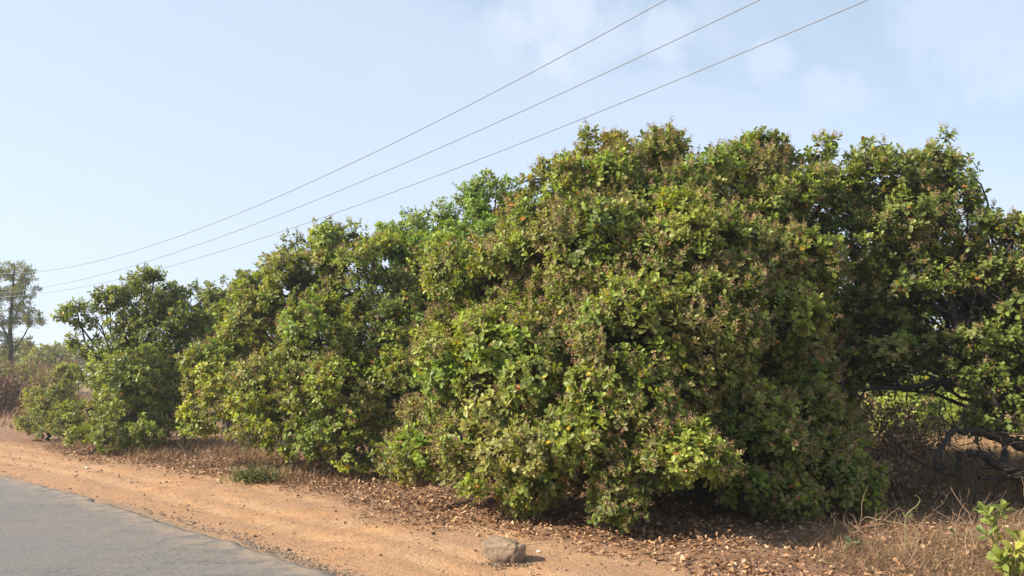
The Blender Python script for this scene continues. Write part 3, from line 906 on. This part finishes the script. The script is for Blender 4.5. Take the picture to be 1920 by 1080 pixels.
# ------------------------------------------------------------------ rock
def make_rock():
    import bmesh
    bm = bmesh.new()
    bmesh.ops.create_icosphere(bm, subdivisions=5, radius=1)
    for v in bm.verts:
        p = np.array(v.co)
        q = np.sign(p) * np.abs(p) ** .72 * np.array([.165, .115, .115]); q[0] *= 1 + .5 * q[2]
        # flattened facets
        for nrm_, d in (((0, .1, -1), .075), ((-.1, -1, .22), .105), ((.22, .1, 1), .082), ((-1, -.25, .1), .172), ((.9, -.45, -.1), .158), ((-.5, 0, -1), .1), ((-.25, -.35, 1), .088)):
            nn = unit(nrm_); e = q @ nn - d
            if e > 0: q = q - nn * e * .85
        n1 = float(fbm(np.array([q[0] * 22 + 5]), np.array([q[2] * 22 + q[1] * 15]), 4)[0]) - .5
        n2 = float(fbm(np.array([q[0] * 70 + q[1] * 30]), np.array([q[2] * 70 + 3]), 3)[0]) - .5
        q = q * (1 + n1 * .16 + n2 * .04)
        # crack down the right third of the face, ledge shadow across the upper left
        cr = math.exp(-((q[0] - .082 - .03 * math.sin(q[2] * 30)) / .007) ** 2)
        q = q * (1 - .09 * cr)
        if q[0] < .06:
            lg = math.exp(-((q[2] - .068 + .04 * (q[0] + .1)) / .008) ** 2)
            q = q * (1 - .06 * lg)
        v.co = q
    me = bpy.data.meshes.new('rock'); bm.to_mesh(me); bm.free()
    for f in me.polygons: f.use_smooth = True
    m, nt, p, o = principled('rock_stone')
    tcn = nt.new('ShaderNodeTexCoord').outputs['Object']
    a = nt.noise(tcn, 9, 6, .65, .4); b = nt.noise(tcn, 45, 5, .7)
    c = nt.mix(nt.ramp(a, .35, .65), (0.175, 0.118, 0.080), (0.30, 0.215, 0.145))
    c = nt.mix(nt.ramp(b, .5, .68, 0, .7), c, (0.09, 0.065, 0.05))
    c = nt.mix(nt.ramp(nt.noise(tcn, 20, 4), .58, .72, 0, .6), c, (0.30, 0.17, 0.10))
    nt.l.new(c, p.inputs['Base Color']); p.inputs['Roughness'].default_value = .85
    bp = nt.new('ShaderNodeBump'); bp.inputs['Strength'].default_value = .8; bp.inputs['Distance'].default_value = .012
    nt.l.new(nt.math('ADD', b, a), bp.inputs['Height']); nt.l.new(bp.outputs[0], p.inputs['Normal'])
    o = finish(me, 'rock', m)
    g = on_ground(945, 1052)
    o.location = (g[0], g[1] + .09, gz((g[0], g[1] + .09)) + .068)
    o.rotation_euler = (0, R(4), R(-6))
    o.scale = (1.15, 1.15, 1.12)
    tag(o, 'cracked brown rock lying alone on the orange dirt verge in front of the largest tree', 'rock')
    return g


RG = make_rock()

# ------------------------------------------------------------------ pebbles
phi = (1 + 5 ** .5) / 2
ico = norm(np.array([[-1, phi, 0], [1, phi, 0], [-1, -phi, 0], [1, -phi, 0], [0, -1, phi], [0, 1, phi], [0, -1, -phi], [0, 1, -phi], [phi, 0, -1], [phi, 0, 1], [-phi, 0, -1], [-phi, 0, 1]]))
icof = np.array([[0, 11, 5], [0, 5, 1], [0, 1, 7], [0, 7, 10], [0, 10, 11], [1, 5, 9], [5, 11, 4], [11, 10, 2], [10, 7, 6], [7, 1, 8], [3, 9, 4], [3, 4, 2], [3, 2, 6], [3, 6, 8], [3, 8, 9], [4, 9, 5], [2, 4, 11], [6, 2, 10], [8, 6, 7], [9, 8, 1]])


def pebbles(acc, x, y, size, col, flat=.6):
    n = len(x)
    z = height(x, y)
    V = ico[None] * (size[:, None, None] * RS.uniform(.65, 1.25, (n, 12, 1))) * np.array([1, 1, flat])
    a = RS.rand(n) * 6.28
    c, s = np.cos(a)[:, None], np.sin(a)[:, None]
    V = np.stack([V[..., 0] * c - V[..., 1] * s * .75, V[..., 0] * s + V[..., 1] * c * .75, V[..., 2]], -1)
    V += np.stack([x, y, z + size * flat * .35], -1)[:, None, :]
    f = (icof[None] + (np.arange(n) * 12)[:, None, None]).reshape(-1, 3)
    acc.add(V.reshape(-1, 3), [f], np.repeat(col, 12, axis=0))


def world_of(s, n):
    off = edge_off(s) + n
    return A0[0] + U[0] * s + NN[0] * off, A0[1] + U[1] * s + NN[1] * off


def snear(n):                                # along-road positions, denser near the camera
    return -4 + 22 * RS.rand(n) ** 1.5


acc = Acc()
n = 9000
s = snear(n); nn = np.abs(RS.randn(n)) * .09 - .02 + (vnoise(s * 1.5, s * 0) * .15)
keep = RS.rand(n) < np.clip(1.0 - s * .2, .05, 1)
s, nn = s[keep], nn[keep]; n = len(s)
x, y = world_of(s, nn)
gcol = np.array([[.24, .19, .15], [.15, .13, .11], [.30, .24, .19], [.28, .17, .10]])[RS.randint(0, 4, n)] * RS.uniform(.7, 1.2, (n, 1))
pebbles(acc, x, y, RS.uniform(.004, .013, n) * (1 + (RS.rand(n) < .06) * .9), gcol)
tag(acc.build('gravel', M_GRAVEL, smooth=False), 'grey gravel strewn along the edge of the asphalt', 'gravel', kind='stuff')
acc = Acc()
n = 3000
s = snear(n); nn = RS.rand(n) * 2.6 + .1
x, y = world_of(s, nn)
dcol = np.array([[.42, .24, .13], [.24, .15, .10], [.50, .33, .20], [.16, .11, .08]])[RS.randint(0, 4, n)] * RS.uniform(.7, 1.2, (n, 1))
pebbles(acc, x, y, .004 + .011 * RS.rand(n) ** 4 + (RS.rand(n) < .03) * .014, dcol)
# grit at the foot of the rock
n2 = 160
x2 = RG[0] + RS.randn(n2) * .11; y2 = RG[1] - .03 + RS.randn(n2) * .05
pebbles(acc, x2, y2, RS.uniform(.006, .016, n2), np.array([[.24, .17, .12]]) * RS.uniform(.6, 1.2, (n2, 1)))
tag(acc.build('clods', M_GRAVEL, smooth=False), 'small clods and grit scattered over the orange dirt', 'clods', kind='stuff')
for (px, py, sz, lab) in ((1010, 1031, .03, 'small white stone right of the cracked rock'), (163, 879, .05, 'small white stone at the edge of the leaf litter on the left')):
    g = on_ground(px, py)
    acc = Acc(); pebbles(acc, np.array([g[0]]), np.array([g[1]]), np.array([sz]), np.array([[.75, .68, .58]]), .35)
    tag(acc.build('stone', M_GRAVEL, smooth=False), lab, 'stone')

# ------------------------------------------------------------------ fallen leaves
def litter(n, slo, shi, nlo, nhi, dens, sizes=(.03, .07)):
    s = slo + (shi - slo) * RS.rand(n) ** 1.35
    nn = nlo + (nhi - nlo) * RS.rand(n)
    x, y = world_of(s, nn)
    pr_ = dens(s, nn, x, y)
    k = RS.rand(n) < pr_
    x, y = x[k], y[k]; n = len(x)
    z = height(x, y) + RS.rand(n) * (.03 + .05 * sstep(fbm(x * 2, y * 2), .5, .75)) + .004
    a = RS.rand(n) * 6.28
    ax = np.stack([np.cos(a), np.sin(a), RS.randn(n) * .28], -1)
    up = norm(np.stack([RS.randn(n) * .45, RS.randn(n) * .45, np.ones(n)], -1))
    L = RS.uniform(*sizes, n) * np.where(RS.rand(n) < .35, .5, 1)
    pal = np.array([[.36, .195, .10], [.45, .285, .16], [.24, .13, .07], [.54, .39, .24], [.15, .085, .05]])
    col = pal[RS.choice(5, n, p=[.33, .24, .2, .06, .17])] * RS.uniform(.65, 1.15, (n, 1))
    return leaf_arrays(np.stack([x, y, z], -1), ax, up, L, L * RS.uniform(.35, .6, n), RS.uniform(-.5, .5, n), col, fold=.25, tmpl='full')


def dens1(s, n, x, y):
    wv = (fbm(x * .8, y * .8, 4) - .5) * 1.6
    return np.clip(sstep(n + wv, 1.45, 2.5) * .97 + .03 * sstep(fbm(x * 1.5, y * 1.5), .4, .7), 0, 1) * np.where(n > 5.5, .4, 1) * np.where((s < -1.5) & (n > 2.6), .45, 1)


acc = Acc()
acc.add(*litter(120000, -5.5, 13, .3, 7.5, dens1))
tag(acc.build('leaf_litter', M_LITTER), 'carpet of fallen brown leaves under the row of trees', 'leaf litter', kind='stuff')

# ------------------------------------------------------------------ dry grass and twigs
def blades(acc, x, y, h, wd, lean, cols, z=None):
    n = len(x)
    z = height(x, y) if z is None else z
    a = RS.rand(n) * 6.28
    dr = np.stack([np.cos(a), np.sin(a), np.zeros(n)], -1)
    sd = np.stack([-np.sin(a), np.cos(a), np.zeros(n)], -1)
    base = np.stack([x, y, z - .01], -1)
    V = []
    for t in (0, .4, .75, 1.0):
        c = base + dr * (lean * h * t ** 2)[:, None] + np.array([0, 0, 1.]) * (h * (t - .35 * np.minimum(lean, 1.2) * t ** 2))[:, None]
        ww = wd * (1 - t * .9)
        V += [c - sd * ww[:, None], c + sd * ww[:, None]]
    V = np.stack(V, 1)
    f = (np.array([[0, 1, 3, 2], [2, 3, 5, 4], [4, 5, 7, 6]])[None] + (np.arange(n) * 8)[:, None, None]).reshape(-1, 4)
    acc.add(V.reshape(-1, 3), [f], np.repeat(cols, 8, axis=0))


STRAW = np.array([[.38, .26, .14], [.29, .18, .10], [.48, .36, .21], [.20, .12, .075], [.30, .16, .10]])


def straw(n, p=(.3, .25, .12, .2, .13)):
    return STRAW[RS.choice(5, n, p=p)] * RS.uniform(.7, 1.25, (n, 1))


# under and in front of the middle and left trees
acc = Acc()
n = 21000
s = 4.2 + 10.5 * RS.rand(n); nn = 2.1 + 2.6 * RS.rand(n) ** .8
x, y = world_of(s, nn)
k = RS.rand(n) < sstep(nn + (fbm(x * .9, y * .9) - .5) * 2.2, 2.1, 3.0) * sstep(fbm(x * 1.7 + 9, y * 1.7), .34, .55)
x, y = x[k], y[k]; n = len(x)
blades(acc, x, y, RS.uniform(.08, .36, n), RS.uniform(.002, .005, n), RS.uniform(.2, 1.5, n), straw(n))
tag(acc.build('dry_grass', M_DRY, smooth=False), 'dry brown grass and weeds at the foot of the left and middle trees', 'dry grass', kind='stuff')

# the gap at the right
acc = Acc()
def scatter_quad(n, c0, c1, c2, c3):
    u, v = RS.rand(n), RS.rand(n)
    p = (c0[None] * ((1 - u) * (1 - v))[:, None] + c1[None] * (u * (1 - v))[:, None] + c2[None] * (u * v)[:, None] + c3[None] * ((1 - u) * v)[:, None])
    return p[:, 0], p[:, 1]
x, y = scatter_quad(42000, np.array([2.4, 6.2]), np.array([6.5, 5.2]), np.array([10.5, 10.5]), np.array([3.6, 10.5]))
_, nn = road_coords(x, y)
k = RS.rand(len(x)) < sstep(nn + (fbm(x * 1.2, y * 1.2) - .5) * 1.6, 2.7, 3.6) * (.35 + .65 * sstep(fbm(x * 2.2, y * 2.2 + 7), .35, .6))
x, y = x[k], y[k]; n = len(x)
blades(acc, x, y, RS.uniform(.05, .23, n) * (1 + (RS.rand(n) < .07) * .9), RS.uniform(.0015, .003, n), RS.uniform(.4, 2.4, n), straw(n) * .72)
x, y = scatter_quad(60000, np.array([4.2, 10.0]), np.array([11.0, 9.6]), np.array([19, 18.]), np.array([5.5, 18.]))
n = len(x)
blades(acc, x, y, RS.uniform(.25, .62, n), RS.uniform(.003, .007, n), RS.uniform(.1, 1.0, n), straw(n, (.34, .3, .12, .14, .10)) * 1.1)
tag(acc.build('dry_grass', M_DRY, smooth=False), 'dry brown grass filling the open gap on the right', 'dry grass', kind='stuff')

# far field
acc = Acc()
x = RS.uniform(-40, 40, 40000); y = RS.uniform(18, 60, 40000)
_, nn = road_coords(x, y)
k = nn > 4
x, y = x[k], y[k]; n = len(x)
blades(acc, x, y, RS.uniform(.25, .6, n), RS.uniform(.01, .02, n), RS.uniform(.1, .8, n), straw(n))
tag(acc.build('field_grass', M_DRY, smooth=False), 'tall dry grass of the field beyond the trees', 'dry grass', kind='stuff')


# dead twigs lying and standing in the gap and under the foliage
def twig(acc, p, L, r, up=.6, col=(.34, .25, .18), n=6):
    d = norm(np.array([RS.randn(), RS.randn(), up + abs(RS.randn()) * .4]))
    pts = [np.array(p, float)]
    for _ in range(n - 1):
        d = norm(d + RS.randn(3) * .28)
        pts.append(pts[-1] + d * L / n)
    pts = np.array(pts); pts[:, 2] = np.maximum(pts[:, 2], .01)
    tube(acc, pts, np.linspace(r, r * .35, n), 4, np.array(col) * RS.uniform(.6, 1.3))
    return pts


acc = Acc()
for _ in range(520):
    q = RS.rand()
    if q < .62:
        x_, y_ = RS.uniform(2.8, 6.2), RS.uniform(6.3, 10)
    elif q < .8:
        x_, y_ = RS.uniform(4.3, 7), RS.uniform(9, 12)
    else:
        xx, yy = world_of(np.array([RS.uniform(1, 12)]), np.array([RS.uniform(2.6, 4)])); x_, y_ = xx[0], yy[0]
    _, nn = road_coords(x_, y_)
    if nn < 2.9: continue
    pts = twig(acc, (x_, y_, gz((x_, y_))), RS.uniform(.15, .7), RS.uniform(.002, .005), RS.uniform(0, 1.2), (.36, .25, .17))
    if RS.rand() < .6:
        twig(acc, pts[3], RS.uniform(.1, .3), .002, .3, (.36, .25, .17), 4)
tag(acc.build('dead_twigs', M_DRY), 'tangle of dead twigs among the dry grass', 'twigs', kind='stuff')

# brown dry-leaved shrub in the gap
def dry_shrub(px, py, depth, r, lab, nleaf, col):
    c = at(px, py, depth)
    root = empty('dry_shrub', (c[0], c[1], gz(c))); tag(root, lab, 'shrub', 'dry shrubs')
    acc = Acc(); tips = []
    for _ in range(46):
        p = twig(acc, (c[0] + RS.randn() * .1, c[1] + RS.randn() * .1, .02), c[2] + r * RS.uniform(.1, 1), .007, 1.1, (.30, .2, .15), 8)
        tips.append(p[3:])
        for q in range(4):
            t = twig(acc, p[RS.randint(3, 8)], RS.uniform(.2, .5), .003, .1, (.36, .25, .18), 5)
            tips.append(t[1:])
    acc.build('branch', M_DRY, root)
    tips = np.concatenate(tips)
    acc = Acc()
    p = tips[RS.randint(0, len(tips), nleaf)] + RS.randn(nleaf, 3) * .03
    L = RS.uniform(.04, .09, nleaf)
    cc = np.array(col)[RS.randint(0, len(col), nleaf)] * RS.uniform(.6, 1.3, (nleaf, 1))
    acc.add(*leaf_arrays(p, norm(RS.randn(nleaf, 3) + [0, 0, -.4]), norm(RS.randn(nleaf, 3) + [0, 0, .6]), L, L * .45, RS.uniform(0, .5, nleaf), cc, fold=.3))
    acc.build('foliage', M_LITTER, root)


dry_shrub(1600, 800, 10.6, .7, 'brown withered shrub at the left side of the gap under the right tree', 2600, [(.30, .16, .09), (.2, .11, .07), (.14, .13, .04), (.4, .24, .1)])
dry_shrub(1690, 770, 13, .7, 'tan withered shrub in front of the sunlit bushes in the gap', 2200, [(.34, .2, .1), (.12, .14, .03), (.3, .18, .1)])
dry_shrub(1650, 880, 9.6, .3, 'low dark withered shrub beside the lower right foliage of the largest tree', 1300, [(.18, .11, .06), (.09, .10, .03), (.3, .2, .12)])

# dead branches leaning out of the hedge foot
for (pix, r, lab) in (([(515, 872), (523, 850), (532, 838), (536, 832)], .012, 'pale dead branch leaning under the middle tree'),
                      ([(60, 814), (78, 824), (95, 830), (100, 850)], .018, 'bare brown branch poking out of the low shrub at the left')):
    g = on_ground(*pix[-1]) if pix[-1][1] > pix[0][1] else on_ground(*pix[0])
    dd = g[1] * .99
    pts = [at(a, b, dd) for a, b in pix]
    acc = Acc()
    tube(acc, pts, np.linspace(r, r * .5, len(pts)), 6, (.42, .28, .2))
    for q in range(7):
        twig(acc, pts[RS.randint(0, len(pts))], .4, .005, .5, (.40, .22, .15))
    tag(acc.build('dead_branch', M_DRY), lab, 'branch', 'dead branches')

# green weed mound
g = on_ground(468, 906)
root = empty('weed', (g[0], g[1], gz(g))); tag(root, 'low green weed clump at the edge of the dirt, under the middle tree', 'weed')
acc = Acc(); n = 520
xx = g[0] + RS.randn(n) * .17; yy = g[1] + .25 + RS.randn(n) * .10
blades(acc, xx, yy, RS.uniform(.08, .34, n), RS.uniform(.003, .007, n), RS.uniform(.3, 1.8, n), np.array([[.14, .15, .06]]) * RS.uniform(.5, 1.5, (n, 1)))
acc.build('stem', M_LEAF, root)
acc = Acc(); n = 700
p = np.stack([g[0] + RS.randn(n) * .17, g[1] + .15 + RS.randn(n) * .14, np.abs(RS.randn(n)) * .09 + .03], -1)
acc.add(*leaf_arrays(p, RS.randn(n, 3), norm(RS.randn(n, 3) + [0, 0, 1.5]), np.full(n, .05), np.full(n, .02), RS.rand(n) * .3, np.array([[.11, .13, .045]]) * RS.uniform(.5, 1.5, (n, 1)), tmpl='narrow'))
acc.build('foliage', M_LEAF, root)


# saplings bottom right, on traced stems
def sapling(name, lab, stem_pix, depth, tips, leafc, leaf, nl, group):
    pts = np.array([at(a, b, depth) for a, b in stem_pix])
    pts[0, 2] = gz(pts[0])
    root = empty(name, pts[0]); tag(root, lab, 'plant', group)
    acc = Acc(); tube(acc, pts, np.linspace(.007, .004, len(pts)), 6, (.30, .26, .13))
    la = Acc()
    for (tx, ty, anchor, cc) in tips:
        q = at(tx, ty, depth + RS.uniform(-.08, .08))
        tube(acc, path(pts[anchor], q, 5, .04), np.linspace(.004, .003, 5), 5, (.30, .28, .12))
        d = unit(unit(q - pts[anchor]) + np.array([0, 0, .5]))
        m = nl
        ang = np.arange(m) * 2.4 + RS.rand() * 6
        s0 = unit(np.cross(d, [0.3, .8, .1])); t0 = np.cross(d, s0)
        rad = np.cos(ang)[:, None] * s0 + np.sin(ang)[:, None] * t0
        op = np.linspace(.35, 1.35, m)[:, None]
        ax = d * np.cos(op) + rad * np.sin(op)
        L = leaf[0] * RS.uniform(.75, 1.15, m)
        col = np.array(cc)[None] * RS.uniform(.8, 1.2, (m, 1))
        la.add(*leaf_arrays(np.tile(q, (m, 1)) - d * np.linspace(0, .04, m)[:, None], ax, np.tile(d, (m, 1)) - rad * .2, L, L * leaf[1], RS.uniform(0, .3, m), col))
    acc.build('stem', M_DRY, root); la.build('foliage', M_LEAF, root)


FR, LM, YL = (.13, .19, .04), (.22, .27, .06), (.36, .36, .08)
sapling('sapling', 'knee-high green sapling with broad leaves among dry grass at the lower right', [(1872, 1074), (1868, 1040), (1862, 1010), (1865, 985)], 6.25,
        [(1842, 958, 2, FR), (1872, 966, 3, FR), (1880, 955, 3, LM), (1858, 980, 3, LM), (1848, 1002, 2, FR), (1872, 1012, 1, YL), (1850, 962, 3, LM), (1866, 995, 2, LM)], None, (.088, .5), 6, 'saplings at the lower right')
sapling('sapling', 'yellow-green sunlit sapling cut by the lower right corner', [(1925, 1100), (1912, 1070), (1905, 1050), (1908, 1030)], 5.9,
        [(1915, 1018, 3, YL), (1895, 1040, 2, LM), (1905, 1055, 2, YL), (1885, 1062, 1, LM), (1925, 1045, 2, YL), (1918, 1065, 1, YL), (1925, 1022, 3, YL), (1890, 1075, 0, YL), (1902, 1030, 3, YL), (1875, 1050, 1, LM), (1910, 1078, 0, LM), (1882, 1038, 3, LM), (1900, 1008, 3, LM)], None, (.105, .42), 7, 'saplings at the lower right')
# hooked shoot
acc = Acc()
pts = np.array([at(a, b, 6.9) for a, b in ((1698, 1050), (1698, 1015), (1697, 985), (1698, 968), (1706, 958), (1720, 948), (1726, 938), (1722, 931), (1715, 929))])
pts[0, 2] = gz(pts[0])
tt = np.linspace(0, 8, 33); pts = np.stack([np.interp(tt, np.arange(9), pts[:, d]) for d in range(3)], -1)
pts[1:-1] = (pts[:-2] + pts[1:-1] + pts[2:]) / 3
tube(acc, pts, np.linspace(.005, .003, 33), 6, (.24, .25, .12))
q = np.array([at(1698, 972, 6.9), at(1698, 970, 6.9)])
acc.add(*leaf_arrays(q, np.array([[-.4, 0, 1.], [1, 0, .4]]), np.array([[0, -1, .3], [0, -1, .5]]), np.array([.06, .08]), np.array([.012, .02]), np.array([.1, .1]), np.array([[.3, .32, .1]] * 2)))
tag(acc.build('hooked_shoot', M_DRY), 'single pale green shoot with a hooked tip standing in the dry grass', 'plant')
# small green seedlings in the shade
sapling('seedling', 'small dark green seedling between the hooked shoot and the sapling', [(1800, 1020), (1800, 1008)], 7.3, [(1790, 1000, 1, (.07, .11, .04)), (1812, 1004, 1, (.07, .11, .04))], None, (.06, .5), 5, 'seedlings in the shade')
sapling('seedling', 'small grey-green seedling at the foot of the largest tree, left of the hooked shoot', [(1600, 1035), (1600, 1022)], 7.0, [(1594, 1018, 1, (.10, .15, .08)), (1606, 1022, 1, (.10, .15, .08))], None, (.07, .6), 5, 'seedlings in the shade')

# ------------------------------------------------------------------ haze
import bmesh
bm = bmesh.new(); bmesh.ops.create_cube(bm, size=1)
me = bpy.data.meshes.new('haze'); bm.to_mesh(me); bm.free()
hz_m = bpy.data.materials.new('haze'); hz_m.use_nodes = True
nt = N(hz_m.node_tree); nt.n.clear()
pv = nt.new('ShaderNodeVolumePrincipled'); pv.inputs['Color'].default_value = (.90, .94, 1, 1); pv.inputs['Density'].default_value = 0.0012
pv.inputs['Anisotropy'].default_value = .3
ou = nt.new('ShaderNodeOutputMaterial'); nt.l.new(pv.outputs[0], ou.inputs['Volume'])
hz_o = finish(me, 'haze', hz_m)
hz_o.location = (0, 615, 7); hz_o.scale = (1820, 1832, 18)
tag(hz_o, kind='stuff')
